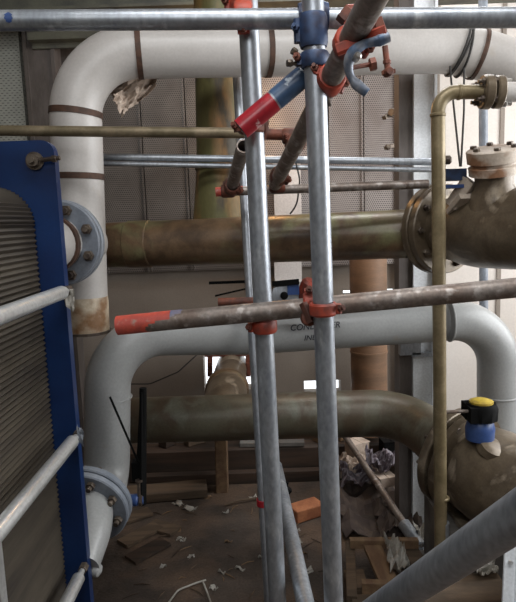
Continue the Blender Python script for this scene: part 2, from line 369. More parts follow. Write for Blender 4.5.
# upper valve body
t = thing('strainer_valve', 'large rusty brown flanged strainer valve at right on the brown main pipe', 'valve', at(470,225,2.1))
c1 = fc+ax*.02; b = MB()
b.lathe(c1, ax, [(0,.12),(.05,.118),(.09,.125),(.13,.135),(.20,.142),(.34,.140),(.5,.135),(.75,.13)], 40)
part('valve_body', b, 'cast', t)
flange(t, c1+ax*.016, ax, .174, .034, 10, 'cast', br=.013, rbc=.83)
n0 = at(494,222,2.05); nx = V((-.12,-.22,1)).normalized()
b = MB(); b.lathe(n0, nx, [(0,.10),(.10,.078),(.13,.062),(.2,.062)], 28); part('branch_neck', b, 'cast', t)
b = MB(); cc = n0+nx*.165; b.lathe(cc, nx, [(0,.06),(.004,.080),(.03,.082),(.036,.074),(.042,.074),(.046,.085),(.085,.088),(.09,.08)], 30); o = part('blanking_cover', b, 'castpale', t, 'pale flaking cover')
sx = nx.cross(V((0,1,0))).normalized(); sy = nx.cross(sx)
for k in range(6):
    a = k*math.pi/3+.3; q = cc + (sx*math.cos(a)+sy*math.sin(a))*.068; bb = MB(); bb.hexnut(q+nx*.088, nx, .011, .012); part('bolt', bb, 'bolt', o)
b = MB(); rb0 = at(452,206,2.1); rb1 = at(470,180,2.05); b.beam(rb0, rb1, .03, .05); b.beam(at(452,212,2.12), at(466,196,2.04), .05, .02); part('rib', b, 'castpale', t)
b = MB(); q = at(437,184,2.15); b.lathe(q, (0,-.2,1), [(-.03,.012),(0,.012),(.002,.02),(.016,.02),(.02,.012),(.03,.012)], 8); part('lifting_stud', b, 'bolt', t)

# ------------------------------------------------------------------ upper white pipe
t = thing('white_lagged_pipe', 'large white pipe bending from upright to horizontal behind the top scaffold tube', 'pipe', at(82,330,2.2))
pth = fillet([at(84,331,2.2), at(73.5,52.5,2.2), at(470,48.5,2.42), at(620,110,2.3)], [.24,.5], 18)
pth = [q for i in range(len(pth)-1) for q in (resample(pth[i],pth[i+1],12)[:-1] if (pth[i+1]-pth[i]).length > .3 else [pth[i]])]+[pth[-1]]
b = MB(); b.sweep(pth, .093, 40); part('pipe_run', b, 'white', t)
b = MB(); v0 = at(84,331,2.2); v1 = at(82.7,296,2.2); b.sweep([v0, v0.lerp(v1,.02), v0.lerp(v1,.8), v1], [.0935,.096,.0957,.0932], 40); part('end_sleeve', b, 'rustedge', t, 'rust-stained lower end')
b = MB(); b.lathe(v0, v0-v1, [(-.006,.102),(.004,.102)], 40); part('base_ring', b, 'bolt', t)
def band(par, x, y, w, m='band', k=.0958, ragged=0, tilt=0.):
    best = min(range(1,len(pth)-1), key=lambda i: (V(((CAM+(pth[i]-CAM)/dep(pth[i])-CAM).dot(rt)*F+258, 301-(pth[i]-CAM).dot(up)/dep(pth[i])*F)) - V((x,y))).length)
    a_, d_ = pth[best], (pth[best+1]-pth[best-1]).normalized()
    # slide along the tangent to the exact place
    def prj(p): return V(((p-CAM).dot(rt)/dep(p)*F+258, 301-(p-CAM).dot(up)/dep(p)*F))
    s = min([i*.004-.25 for i in range(126)], key=lambda s: (prj(a_+d_*s)-V((x,y))).length)
    if abs(s) > .03 and best not in (0,): pass
    c_ = a_+d_*s; d_ = (d_+V((0,tilt,0))).normalized()
    bb = MB(); bb.lathe(c_, d_, [(-w/2,.092),(-w/2,k),(w/2,k),(w/2,.092)], 40, closed=True)
    return part('strap_band', bb, m, par)
band(t, 139, 53, .020); band(t, 77, 114, .022); band(t, 81, 177, .022); band(t, 268, 51, .020, k=.097, tilt=.03); band(t, 480, 50, .016, k=.0975); band(t, 477, 50, .008, k=.099, tilt=.12)
for x_ in (118, 128):   # faint lagging seams
    pass
# branch towards the exchanger
fcU = at(60,243,1.87); bp = fillet([at(83,243,2.2), at(74,243,2.02), at(60,243,1.86)], .25, 8)
b = MB(); b.sweep(bp, [.092]*(len(bp)), 32); part('branch', b, 'white', t)
flange(t, fcU+V((0,.012,0)), (0,1,0), .138, .026, 8, 'slate', 'bolt', br=.012, rbc=.8, ph=.5)
t2 = thing('connection_flange', 'grey stub flange with big nuts bolted behind upper blue frame edge', 'flange', fcU)
flange(t2, fcU-V((0,.02,0)), (0,1,0), .136, .03, 8, 'slate', 'bolt', br=.017, rbc=.8, ph=.5)
b = MB(); b.sweep([fcU-V((0,.03,0)), V((fcU.x,1.635,fcU.z))], [.082,.078], 28); part('stub', b, 'white', t2)
b = MB(); b.lathe(fcU-V((0,.10,0)), (0,1,0), [(0,.08),(0,.088),(.03,.088),(.03,.08)], 28, closed=True); part('gasket_ring', b, 'band', t2)

# ------------------------------------------------------------------ lower white pipe
t = thing('grey_white_pipe', 'pale grey-white pipe with elbow at each end below the near red-ended tube', 'pipe', at(258,330,2.35))
lp = fillet([at(89,503,1.875), at(107,505,2.12), at(108,333,2.13), at(250,334,2.36), at(498,317,2.42), at(497,540,2.46)], [.12,.2,.4,.21], 14)
b = MB(); b.sweep(lp, .0855, 36); run = part('pipe_run', b, 'grey', t)
for (x,y,Y,d) in ((109,398,2.13,V((0,0,1))),(498,395,2.43,V((0,0,1))),(449,321,2.36,V((1,0,0)))):
    b = MB(); b.lathe(at(x,y,Y), d, [(-.004,.0845),(-.002,.0872),(.002,.0872),(.004,.0845)], 36); part('weld_seam', b, 'grey', t)
fl = at(90,504,1.90); fax = V((.12,1,.25)).normalized()
flange(t, fl+fax*.014, fax, .144, .026, 8, 'slate', 'bolt', br=.014, rbc=.79, ph=.4)
# marker writing
def text(body, px, py, Y, size, par, rz=0.):
    cu = bpy.data.curves.new('marker', 'FONT'); cu.body = body; cu.size = size; cu.extrude = .0004; cu.shear = .25; cu.space_character = 1.0; cu.offset = .0004
    tmp = bpy.data.objects.new('marker', cu); C.objects.link(tmp); bpy.context.view_layer.update()
    me = bpy.data.meshes.new_from_object(tmp.evaluated_get(bpy.context.evaluated_depsgraph_get())); bpy.data.objects.remove(tmp)
    p = at(px,py,Y); a = at(250,334,2.36); c = at(498,317,2.36); d = (c-a).normalized()
    s = (p-a).dot(d); mid = a+d*s                      # wrap onto the cylinder round axis a-c
    fwd = V((0,-1,0)); fwd = (fwd-d*fwd.dot(d)).normalized(); upp = V((0,0,1)); upp = (upp-d*upp.dot(d)).normalized()
    h0 = (p-mid).dot(upp); R = .0858
    for v in me.vertices:
        h = h0+v.co.y+random.uniform(-.0006,.0006); th = h/R
        v.co = mid + d*v.co.x + upp*R*math.sin(th) + fwd*(R*math.cos(th)+v.co.z) - ROOT[par]
    me.materials.clear(); me.materials.append(M['ink']); o = bpy.data.objects.new('marker_writing', me); C.objects.link(o); o.parent = par; ROOT[o] = ROOT[par]
    o['label'] = 'black handwritten marker note'
text('CONDENSER', 290, 331, 2.27, .034, t); text('INLET', 304, 341, 2.27, .031, t)
# front stub to exchanger
t2 = thing('connection_flange', 'pale grey curved stub flange bolted behind lower blue frame edge', 'flange', fl)
flange(t2, fl-fax*.016, fax, .142, .026, 8, 'slate', 'bolt', br=.016, rbc=.79, ph=.4)
sp = fillet([fl-fax*.03, at(92,522,1.78), at(80,566,1.645)], .2, 8)
b = MB(); b.sweep(sp, rmap(sp, [(0,.088),(.3,.075),(1,.058)]), 28); part('stub', b, 'grey', t2)
b = MB(); q = at(96,570,1.66); b.lathe(q, (1,-.3,-.2), [(-.05,.02),(0,.022),(.012,.018),(.018,.006)], 16); part('drain_plug', b, 'grey', t2)
# small drain valve
t = thing('drain_valve', 'small blue drain valve beside the lower left flange', 'valve', at(133,500,1.95))
b = MB(); b.lathe(at(126,500,1.95), rt, [(0,.012),(.01,.02),(.04,.022),(.05,.014),(.062,.014)], 16); part('valve_body', b, 'vblue', t)
b = MB(); b.lathe(at(140,500,1.95), rt, [(-.008,.01),(0,.022),(.008,.022),(.012,.01)], 8); b.lathe(at(139,488,1.95), up, [(-.03,.006),(.02,.006),(.022,.013),(.03,.013)], 10); part('union_nut', b, 'bolt', t)
b = MB(); b.beam(at(138,470,1.99), at(142,395,1.99), .018, .012); b.beam(at(143,505,1.955), at(143,392,1.98), .012, .024)
b.sweep([at(143,388,1.985), at(143,445,1.975)], .013, 12); b.box((-.022,-.02,-.035),(.022,.02,.035), c=at(139,470,1.99), R=Matrix.Identity(3))
solo('steel_bar', b, 'black', 'thick black upright bar beside the lower left pipe, foot at the drain valve', 'bar')
b = MB(); b.beam(at(110,397,1.95), at(140,466,1.97), .010, .007); solo('lever', b, 'black', 'thin black lever slanting across the left of the pale grey pipe', 'lever')

# ------------------------------------------------------------------ green lower pipe
t = thing('green_main_pipe', 'mottled green brown pipe low down, curving into the lower right valve', 'pipe', at(250,415,2.55))
gax = V((.52,-.84,-.12)).normalized()
g0 = at(459,458,2.2); gp = fillet([at(112,421,2.62), at(405,412,2.52), g0-gax*.02], .26, 16)
gp = [q for i in range(len(gp)-1) for q in (resample(gp[i],gp[i+1],16)[:-1] if (gp[i+1]-gp[i]).length > .3 else [gp[i]])]+[gp[-1]]
b = MB(); b.sweep(gp, .105, 36); part('pipe_run', b, 'green', t)
tb = fillet([at(222,416,2.6), at(226,396,2.78), at(232,365,3.66)], .3, 6)
b = MB(); b.sweep([tb[0]]+resample(tb[-3],tb[-1],10)[1:], [.105,.105,.102,.098,.096,.096,.096,.096,.096,.096,.096], 30); part('tee_branch', b, 'cast', t)
b = MB(); q = tb[-2].lerp(tb[-1],.12); b.lathe(q, tb[-1]-tb[0], [(-.05,.10),(-.03,.113),(.02,.113),(.04,.10)], 30); part('weld_collar', b, 'brown', t)
for px in (210, 248):
    b = MB(); a = at(px,356,3.5); c = at(px,376,3.5); b.beam(a, c, .03, .03); b.box((-.012,-.02,-.012),(.012,.02,.012), R=Matrix.Identity(3), c=at(px,364,3.48)); part('hanger_post', b, 'rust', t, 'rusty red hanger post')
b = MB(); b.beam(at(205,355,3.5), at(254,354,3.5), .03, .02); part('hanger_rail', b, 'rust', t, 'rusty red hanger rail')
flange(t, g0-gax*.02, gax, .2, .035, 10, 'cast', br=.014, rbc=.83)
# lower valve
t = thing('butterfly_valve', 'big rusty cast valve low at right with black and yellow actuator', 'valve', at(480,470,2.0))
b = MB(); b.lathe(g0+gax*.02, gax, [(0,.11),(.0,.2),(.003,.203),(.032,.203),(.035,.15),(.05,.15),(.06,.172),(.14,.182),(.24,.18),(.30,.172),(.31,.205),(.35,.205),(.355,.15),(.7,.15)], 44); part('valve_body', b, 'cast', t)
x_ = gax.cross(V((0,0,1))).normalized(); y_ = gax.cross(x_)
for k in range(12):
    a = 2*math.pi*k/12; p = g0+gax*.052+(x_*math.cos(a)+y_*math.sin(a))*.185; q = MB(); q.hexnut(p-gax*.018, gax, .014, .02); part('bolt', q, 'bolt', t)
b = MB(); e = at(500,436,1.95); b.lathe(e, (0.3,-.5,1), [(-.08,.05),(-.052,.046),(-.046,.034),(-.044,.02)], 20); part('boss', b, 'cast', t); b = MB(); q = g0+gax*.17+V((-.09,-.155,.02)); b.lathe(q, V((-.5,-.85,.1)), [(-.03,.03),(.008,.03),(.012,.024)], 16); part('side_plug', b, 'cast', t)
ac = at(481,412,2.02)
b = MB(); b.lathe(at(480,428,2.02), (0,0,1), [(-.04,.05),(0,.052),(.03,.045),(.045,.03)], 24); part('actuator_base', b, 'vblue', t)
b = MB(); b.lathe(ac, (0,0,1), [(-.03,.045),(-.025,.058),(.02,.06),(.035,.052)], 10); b.box((-.055,-.05,-.025),(.02,.05,.03), R=Matrix.Identity(3), c=ac); ah = part('actuator_housing', b, 'black', t)
b = MB(); b.lathe(ac+V((.0,0,.03)), (0,0,1), [(0,.042),(.012,.042),(.017,.03),(.02,.01)], 20); part('indicator_cap', b, 'yellow', ah, 'dull yellow cap')
b = MB(); b.sweep([at(445,412,2.0), at(475,411,2.0)], .0065, 10); part('conduit', b, 'galv_old', t)
b = MB(); pz = .37; b.box((onz(458,548,pz).x,1.86,0),(1.25,2.33,pz)); b.box((onz(458,548,pz).x-.02,1.84,0),(1.27,2.35,.1))
solo('concrete_plinth', b, 'concrete', 'grey concrete plinth under the lower right valve', 'plinth')
b = MB(); q = at(480,500,2.1); b.box((q.x-.06,1.98,pz),(q.x+.06,2.14,q.z)); b.box((q.x-.1,1.94,pz),(q.x+.1,2.2,pz+.02)); part('support_foot', b, 'cast', t)

# ------------------------------------------------------------------ brass pipe
t = thing('olive_pipe', 'thin olive painted pipe bending down from a small flange at right', 'pipe', at(443,551,1.93))
pb0 = V((at(443,551,1.93).x,1.94,.0)); bpth = fillet([pb0, at(438,92,1.87), at(492,92,1.87)], .055, 10)
b = MB(); b.sweep(bpth, .0218, 24); part('pipe_run', b, 'brass', t)
for q, d in ((at(438,115,1.872),V((0,0,1))),(at(459,92,1.87),rt),(at(442.4,498,1.923),V((0,0,1)))):
    b = MB(); b.lathe(q, d, [(-.006,.022),(-.003,.0245),(.003,.0245),(.006,.022)], 24); part('weld_seam', b, 'brass', t)
b = MB(); b.sweep([at(443,553,1.932), at(442.7,522,1.927)], .0226, 24); part('bare_end', b, 'galv', t, 'bare grey lower end'); b = MB(); b.lathe(pb0, (0,0,1), [(0,.06),(.012,.06)], 20); part('foot_plate', b, 'cast', t)
f1 = at(486,92,1.87)
fo = flange(t, f1, rt, .052, .03, 4, 'cast', 'bolt', br=.011, rbc=.72, ph=.5); flange(t, f1+rt*.036, rt, .050, .026, 4, 'cast', bolts=False)
b = MB(); b.sweep([f1+rt*.05, f1+rt*.4], .03, 24); part('continuing_run', b, 'white', t, 'white run beyond flange')
for dz in (.035,-.035):
    b = MB(); b.lathe(f1+rt*.048+up*dz, rt, [(0,.008),(.03,.008)], 8); b.hexnut(f1+rt*.05+up*dz, rt, .013, .013); part('bolt', b, 'brightbolt', fo)

# right back vertical pole
b = MB(); q = at(483,0,2.85); b.sweep([at(483,-20,2.85), toz(at(483,-20,2.85), at(484,430,2.85))], rad(9,q), 16)
solo('conduit_pole', b, 'slate', 'slim grey upright pole behind the two right-hand valves', 'pole')

# ------------------------------------------------------------------ scaffold tubes
TR = .02415
def tube(name, pts, m, label, cat='scaffold tube', r=TR, hollow=None, group=None, seg=24, paint=()):
    t = thing(name, label, cat, pts[0], group); b = MB(); b.sweep([p for a,c in zip(pts,pts[1:]) for p in resample(a,c,8)[:-1]]+[pts[-1]], r, seg, hollow=hollow)
    part('tube_wall', b, m, t)
    return t
def paintring(t, a, c, m, name, label=None, r=TR, hollow_end=False):
    b = MB(); d = (c-a).normalized(); L = (c-a).length
    b.lathe(a, d, [(0,r-.003),(-.0006,r+.0007),(L,r+.0007),(L,r-.001)], 24, closed=True); part(name, b, m, t, label)
top = tube('scaffold_tube', [at(-60,21,1.40), at(600,17,1.40)], 'galv', 'bright galvanised tube running horizontally across the very top', r=.0225)
b = MB(); q = at(12.5,20.5,1.376-.0005)
topd = (at(600,17,1.40)-at(-60,21,1.40)).normalized(); tc_ = at(-60,21,1.40)+topd*((at(12.5,21,1.40)-at(-60,21,1.40)).dot(topd))
vs = []; fs = []; nn = 8
for i in range(nn+1):
    for j in range(nn+1):
        th = -.5+1.0*j/nn; w = .009*math.sqrt(max(.05,1-(2*j/nn-1)**2))*(1+.25*math.sin(j*2.3)); xx = (2*i/nn-1)*w
        vs.append(tc_+topd*xx+(V((0,-1,0))*math.cos(th)+V((0,0,1))*math.sin(th))*(.0225+.0008))
for i in range(nn):
    for j in range(nn): fs.append((i*(nn+1)+j,(i+1)*(nn+1)+j,(i+1)*(nn+1)+j+1,i*(nn+1)+j+1))
b.add(vs,fs); part('paint_dab', b, 'vblue', top, 'small blue paint dab')
A0, A1 = at(246.5,-20,1.455), at(277.5,600,1.49)
A1 = toz(A0, A1); A = tube('scaffold_upright', [A0, A1], 'galv', 'galvanised upright left of centre, behind the red-ended cross tube', 'scaffold upright')
B0, B1 = at(312,-20,1.325), at(335,640,1.36)
B1 = toz(B0, B1); B = tube('scaffold_upright', [B0, B1], 'galv', 'nearest galvanised upright right of centre wearing blue couplers', 'scaffold upright')
tube('scaffold_upright', [at(235,40,2.47), toz(at(235,40,2.47), at(263,500,2.08))], 'galv', 'thinner far upright just left of and behind the left middle upright', 'scaffold upright', r=.019)
b = MB(); b.lathe(at(263.1,502,2.078), V((0,0,1)), [(-.012,.0195),(-.012,.025),(.012,.025),(.012,.0195)], 20, closed=True); solo('tape_band', b, 'crimson', 'dark red band round the foot of the far upright', 'band')
# near cross tube
N0, N1 = at(118,325.5,1.46), at(560,283.5,1.36)
nd = (N1-N0).normalized()
t = tube('scaffold_tube', [N0, N1], 'galv_old', 'weathered cross tube at mid height with orange-red painted left end', hollow=.004)
paintring(t, N0, at(172,320,1.448), 'redpaint', 'painted_end', 'orange-red painted end'); paintring(t, at(172.3,320,1.448), at(183,319,1.446), 'blueband', 'painted_band', 'blue painted band')
# behind it, small red-brown tube stub + dark rods
b = MB(); b.sweep([at(218,302,2.2), at(310,300,2.2)], .016, 14); solo('short_tube', b, 'rust', 'short rusty red rod behind the cross tube, left of the middle uprights', 'tube')
b = MB(); b.beam(at(209,283,2.5), at(262,281,2.5), .012, .012); solo('rod', b, 'black', 'short black rod under the brown main pipe, upper of two', 'rod')
b = MB(); b.sweep([at(215,296,2.5), at(262,285,2.5)], .004, 8); solo('rod', b, 'black', 'thin black wire rod slanting just below the short black rod', 'rod')
# red and blue ended tube
R0, R1 = at(241,129,1.385), at(322,60,1.385)
t = tube('scaffold_tube', [R0, R1], 'galv', 'short slanting tube painted crimson and navy with a chipped white joint', hollow=.004)
rm = at(273,102,1.385); paintring(t, R0, R0.lerp(R1,.405), 'crimson', 'painted_end', 'crimson painted end'); paintring(t, R0.lerp(R1,.425), R0.lerp(R1,.77), 'navy', 'painted_sleeve', 'navy painted sleeve')
# long overhead tube coming towards the viewer
Lg0, Lg1 = at(388,-30,.95), at(275,184,2.15)
t = tube('scaffold_tube', [Lg0, Lg1], 'galv_old', 'weathered brown tube slanting from the top centre-right edge down behind the middle upright')
# hollow tube
t = tube('scaffold_tube', [at(243.5,146,1.75), at(231,190,2.15)], 'galv_old', 'short rusty open-ended tube pointing at the viewer left of the middle uprights', hollow=.004, r=.021)
# olive thin tube
ol = tube('handrail_tube', [at(-60,130,1.96), at(234,133,1.96), at(262,134,1.965)], 'olive', 'dull olive horizontal tube crossing the upright white pipe', 'tube', r=.0172)
paintring(ol, at(262,134,1.965), at(287,135,1.97), 'rust', 'rusty_end', 'rusty red end', r=.0172)
b = MB(); b.sweep([at(102,157,2.5), at(440,162,2.5)], .0150, 16); solo('conduit', b, 'galv', 'upper of two thin horizontal conduits behind the uprights', 'conduit')
b = MB(); b.sweep([at(102,163.5,2.49), at(432,170,2.49)], .0105, 14); solo('conduit', b, 'galv', 'lower and thinner of two horizontal conduits behind the uprights', 'conduit')
b0, b1 = at(216,192,2.2), at(428,184,2.2)
t = tube('scaffold_tube', [b0, b1], 'galv_old', 'thin brown horizontal tube with red painted left end below the twin conduits', r=.0165)
paintring(t, b0, at(243,190.5,2.2), 'redpaint', 'painted_end', 'red painted end', r=.0165)
# bottom tubes
tube('scaffold_tube', [at(276,466,2.2), at(310,625,1.33)], 'galv', 'raking tube at the bottom just right of the left middle upright')
tube('scaffold_tube', [at(352,627,1.02), at(545,498,.56)], 'galv', 'big near galvanised tube slanting across the bottom right corner')
pr = tube('prop_tube', [at(343,433,3.2), at(420,547,2.42)], 'galv_old', 'thin leaning prop tube reaching down to a steel foot right of centre', 'prop', r=.017)
b = MB(); fz = at(418,543,2.44); b.sweep([at(404,524,2.55), at(420,547,2.42)], .03, 16); b.beam(V((fz.x-.07,fz.y-.02,fz.z-.03)), V((fz.x+.05,fz.y-.02,fz.z-.045)), .12, .012); part('prop_foot', b, 'galv', pr, 'bluish steel foot')

# couplers
def coupler(c1, d1, r1, c2, d2, r2, m, label, w=.05, group=None, bolts=2, boltm='rust', seed=0, one=False):
    rnd = random.Random(seed); t = thing('scaffold_coupler', label, 'coupler', c1, group)
    d1, d2 = V(d1).normalized(), V(d2).normalized()
    for c, d, r, o in ((c1,d1,r1,d2),(c2,d2,r2,d1)):
        if one and c is c2: continue
        b = MB(); e = .008
        b.lathe(c, d, [(-w/2,r),(-w/2,r+e*.6),(-w*.35,r+e),(w*.35,r+e),(w/2,r+e*.6),(w/2,r)], 20, closed=True)
        side = d.cross(V((0,1,0))); side = side.normalized() if side.length > .1 else V((1,0,0))
        if rnd.random() < .5: side = -side
        lug = c+side*(r+.010)+V((0,-.004,0))
        b.beam(lug-d*w*.35, lug+d*w*.35, .016, .022, upv=V((0,1,0)), bev=.004)
        br_ = part('band', b, m, t)
        q = MB(); bd = V((side.x*.3,-.9,side.z*.3+.15)).normalized(); q.lathe(lug-bd*.02, bd, [(0,.0045),(.052,.0045)], 8); q.hexnut(lug+bd*.013, bd, .009, .010); part('bolt', q, boltm, br_)
    b = MB(); 
    if (c1-c2).length > .02: b.beam(c1, c2.lerp(c1,.5) if one else c2, .03, .03, bev=.006)
    else: b.lathe(c1, d1, [(-.01,r1+.012),(.01,r1+.012)], 12)
    part('saddle', b, m, t); return t
Z = V((0,0,1)); X = V((1,0,0))
Ad = (A1-A0).normalized(); Bd = (B1-B0).normalized(); Ld = (Lg1-Lg0).normalized(); Rd = (R1-R0).normalized()
coupler(at(264.5,326,1.457), Ad, TR, at(265,311.5,1.43), nd, TR, 'redcoup', 'orange-red coupler clamping the cross tube to the left middle upright', w=.034, seed=1, one=True)
c = coupler(at(323,309,1.327), Bd, TR, at(310,305,1.415), nd, TR, 'redcoup', 'orange-red coupler clamping the cross tube to the nearest upright', w=.030, seed=2)
b = MB(); b.lathe(at(308,318,1.37), V((.3,-1,.2)), [(-.02,.012),(.0,.02),(.012,.02),(.016,.014)], 12); b.beam(at(303,303,1.36), at(312,322,1.345), .018, .014); part('latch', b, 'rust', c, 'rusty brown latch')
coupler(at(251,127,1.455), Ad, TR, at(262,129,1.50), V((1,-.0,-.2)), .0185, 'rust', 'rusty coupler on the left middle upright behind the crimson tube end', w=.03, seed=3)
coupler(at(289,136,1.97), X, .0175, at(296,143,1.93), Ld, TR, 'rust', 'rusty coupler where the olive tube meets the slanting overhead tube', w=.045, seed=4)
coupler(at(279,176,2.08), Ld, TR, at(277,187,2.2), X, .017, 'rust', 'dark rusty coupler at the far lower end of the slanting overhead tube', w=.06, seed=5)
coupler(at(232,187,2.1), (at(231,190,2.15)-at(243.5,146,1.75)), .021, at(228,191,2.2), X, .017, 'rust', 'rusty red coupler at the lower end of the short open-ended tube', w=.05, seed=6)
coupler(at(242,4,1.455), Ad, TR, at(243,15,1.43), X, TR, 'redcoup', 'red coupler peeping above the top tube at the left middle upright', w=.04, seed=7)
coupler(at(313,31,1.326), Bd, TR, at(313,17,1.395), X, TR, 'bluepaint', 'dull blue coupler joining the nearest upright to the top tube', w=.068, boltm='bluepaint', seed=8)
c = coupler(at(314.5,60,1.326), Bd, TR, at(326,66,1.38), Rd, TR, 'bluepaint', 'dull blue coupler on the nearest upright just above the navy tube end', w=.032, seed=9)
for (x,y,x2,y2) in ((292,50,303,58),(287,63,300,64)):
    b = MB(); b.sweep([at(x,y,1.31), at(x2,y2,1.32)], .0045, 8); b.hexnut(at(x,y,1.31), at(x2,y2,1.32)-at(x,y,1.31), .008, .012); part('stud', b, 'bolt', c)
p1 = at(350,33,1.215); 
c = coupler(Lg0.lerp(Lg1,.178), Ld, TR, at(352,20,1.39), X, TR, 'redcoup', 'large red coupler under the overhead tube where it passes the top tube', w=.03, seed=10)
b = MB(); b.beam(at(337,50,1.13), at(386,31,1.10), .014, .022, bev=.004); part('hinge_plate', b, 'redcoup', c); b = MB(); b.beam(at(376,20,1.3), at(382,36,1.3), .03, .02); part('end_lug', b, 'rust', c); b = MB(); b.beam(at(341,12,1.33), at(352,22,1.33), .03, .03); part('end_lug', b, 'rust', c)
q = Lg0.lerp(Lg1,.33)
c = coupler(Lg0.lerp(Lg1,.31), Ld, TR, at(331,80,1.42), V((-.5,0,-1)), .02, 'redcoup', 'rusty red coupler hanging just right of the nearest upright below the blue one', w=.05, seed=11)
b = MB(); b.sweep([at(327,96,1.33), at(334,84,1.33)], .004, 8); b.sweep([at(330,106,1.33), at(326,94,1.33)], .004, 8); part('stud', b, 'bolt', c)
# blue-grey flap
t = thing('coupler_flap', 'open chipped blue-grey coupler flap curling beside the overhead tube', 'coupler', at(352,62,1.22))
cp = [at(389,37,1.1), at(378,41,1.1), at(364,44,1.1), at(353,51,1.1), at(348,62,1.11), at(349,74,1.12), at(355,83,1.12), at(367,93,1.12)]
sm = fillet(cp, .03, 4)
b = MB(); b.sweep(sm, rmap(sm, [(0,.009),(.1,.0115),(.2,.007),(.45,.011),(.75,.007),(.88,.012),(1,.009)]), 12); part('flap_arm', b, 'bluegrey', t)
b = MB(); b.lathe(at(357,57,1.09), V((0.1,-1,.1)), [(-.01,.007),(.008,.007),(.012,.004)], 10); part('pivot_pin', b, 'brightbolt', t)
b = MB(); b.sweep([at(350,68,1.26), at(372,64,1.28)], .005, 8); b.lathe(at(370,65,1.28), at(376,64,1.28)-at(368,66,1.28), [(0,.014),(.012,.014)], 6); part('swing_bolt', b, 'rust', t, 'rusty swing bolt')
b = MB(); b.sweep([at(385,46,1.6), at(388,72,1.6)], .008, 10); b.lathe(at(388,72,1.6), V((.2,-1,0)), [(-.012,.012),(.008,.013),(.014,.009)], 10); b.hexnut(at(387,60,1.6)-Z*.01, Z, .011, .010); b.beam(at(382,73,1.6), at(395,71,1.6), .012, .010)
solo('hanging_bolt', b, 'rust', 'rusty bolt with nut hanging right of the blue-grey flap', 'bolt')
b = MB(); 
solo('rust_bracket', MB().lathe(at(393,113,3.35), V((-.6,-1,0)), [(-.03,.015),(0,.025),(.02,.025),(.03,.02)], 8).beam(at(384,118,3.35), at(398,109,3.4), .03, .02), 'bolt', 'small rusty bracket on the upper wall beside the steel column', 'bracket')
solo('rust_bracket', MB().beam(at(386,148,3.35), at(397,144,3.4), .03, .02).lathe(at(388,147,3.35), V((0,-1,.2)), [(-.02,.012),(0,.018),(.012,.012)], 8), 'bolt', 'lower small dark bracket on the wall beside the steel column', 'bracket')

# valve gadget between uprights
t = thing('ball_valve', 'small lever valve with grey bracket between the middle uprights behind cross tube', 'valve', at(285,300,2.0))
b = MB(); b.beam(at(272,284,1.98), at(299,281.5,1.98), .014, .018); part('lever_handle', b, 'black', t, 'black lever')
b = MB(); b.box((-.02,-.02,-.018),(.02,.02,.018), R=Matrix.Identity(3), c=at(293,289,2.0)); part('stem_housing', b, 'vblue', t, 'blue housing')
b = MB(); b.lathe(at(285,296,2.0), V((.1,-1,0)), [(-.02,.045),(.0,.05),(.012,.05),(.016,.04)], 20); b.box((-.055,-.01,-.025),(.04,.012,.012), R=Matrix.Identity(3), c=at(287,299,2.0)); part('bracket_plate', b, 'galv', t)
b = MB(); b.lathe(at(284,295.5,1.985), V((.1,-1,0)), [(-.01,.012),(.004,.014),(.006,.01)], 12); part('spindle', b, 'black', t)
b = MB(); b.lathe(at(305,292,2.0), V((.4,-.4,1)), [(-.03,.02),(0,.026),(.04,.026),(.05,.018)], 12); part('gland', b, 'redcoup', t, 'red gland')

# wires
def wire(pts, m, label, cat='cable', r=.003, nm='cable'):
    ps = fillet([at(*p) for p in pts], .1, 5); b = MB(); b.sweep(ps, r, 8); return solo(nm, b, m, label, cat)
def loop(px, r=.0045, tilt=0.):
    def prj(p): return (p-CAM).dot(rt)/dep(p)*F+258
    a_, c_ = [(p, q) for p, q in zip(pth, pth[1:]) if prj(p) <= px <= prj(q) and p.z > 1.9][0]
    f = (px-prj(a_))/(prj(c_)-prj(a_)); q = a_.lerp(c_, f); d = (c_-a_).normalized()
    e1 = V((0,0,1)); e1 = (e1-d*e1.dot(d)).normalized(); e2 = d.cross(e1); b = MB(); R0 = .093+r
    b.sweep([q+e1*R0*math.sin(2*math.pi*k/40)+e2*R0*math.cos(2*math.pi*k/40)+d*tilt*.06*math.sin(2*math.pi*k/40) for k in range(41)], r, 8, cap=(False,False)); return b
def cable_t(label, px, pts, tilt=0.):
    t = thing('cable', label, 'cable', at(px,70,2.4)); part('wrap_loop', loop(px, tilt=tilt), 'cable', t)
    b = MB(); b.sweep(fillet([at(*p) for p in pts], .08, 5), .0038, 8); part('drop', b, 'cable', t)
cable_t('black cable looped round the white pipe, left of two hanging to the blue box', 457, [(450,66,2.34),(452,90,2.33),(460,166,2.1)], tilt=.35)
cable_t('black cable looped round the white pipe, right of two hanging to the blue box', 463, [(464,68,2.32),(464,110,2.3),(461,166,2.1)])
b = loop(460, tilt=.4); solo('cable_loop', b, 'cable', 'extra loop of black cable round the white pipe beside the hanging cables', 'cable')
wire([(222,340,3.5),(200,352,3.5),(178,372,3.5),(150,384,3.5),(128,384,3.5)], 'cable', 'thin black wire drooping on the wall right of the lower left elbow', r=.004)
wire([(296,163,2.4),(300,180,2.4),(297,205,2.4),(290,214,2.4)], 'cable', 'thin dark wire dangling between the middle uprights above the brown pipe', r=.0035)
t = thing('junction_box', 'small dark blue junction box behind the olive pipe above the strainer valve', 'box', at(454,178,2.05))
b = MB(); b.box((-.036,-.025,-.02),(.036,.025,.02), R=Matrix.Identity(3), c=at(454,175,2.08)); part('housing', b, 'bluepaint', t)
b = MB(); b.box((-.04,-.03,-.012),(.036,.03,.0), R=Matrix.Identity(3), c=at(452,185,2.08)); part('base', b, 'vblue', t)
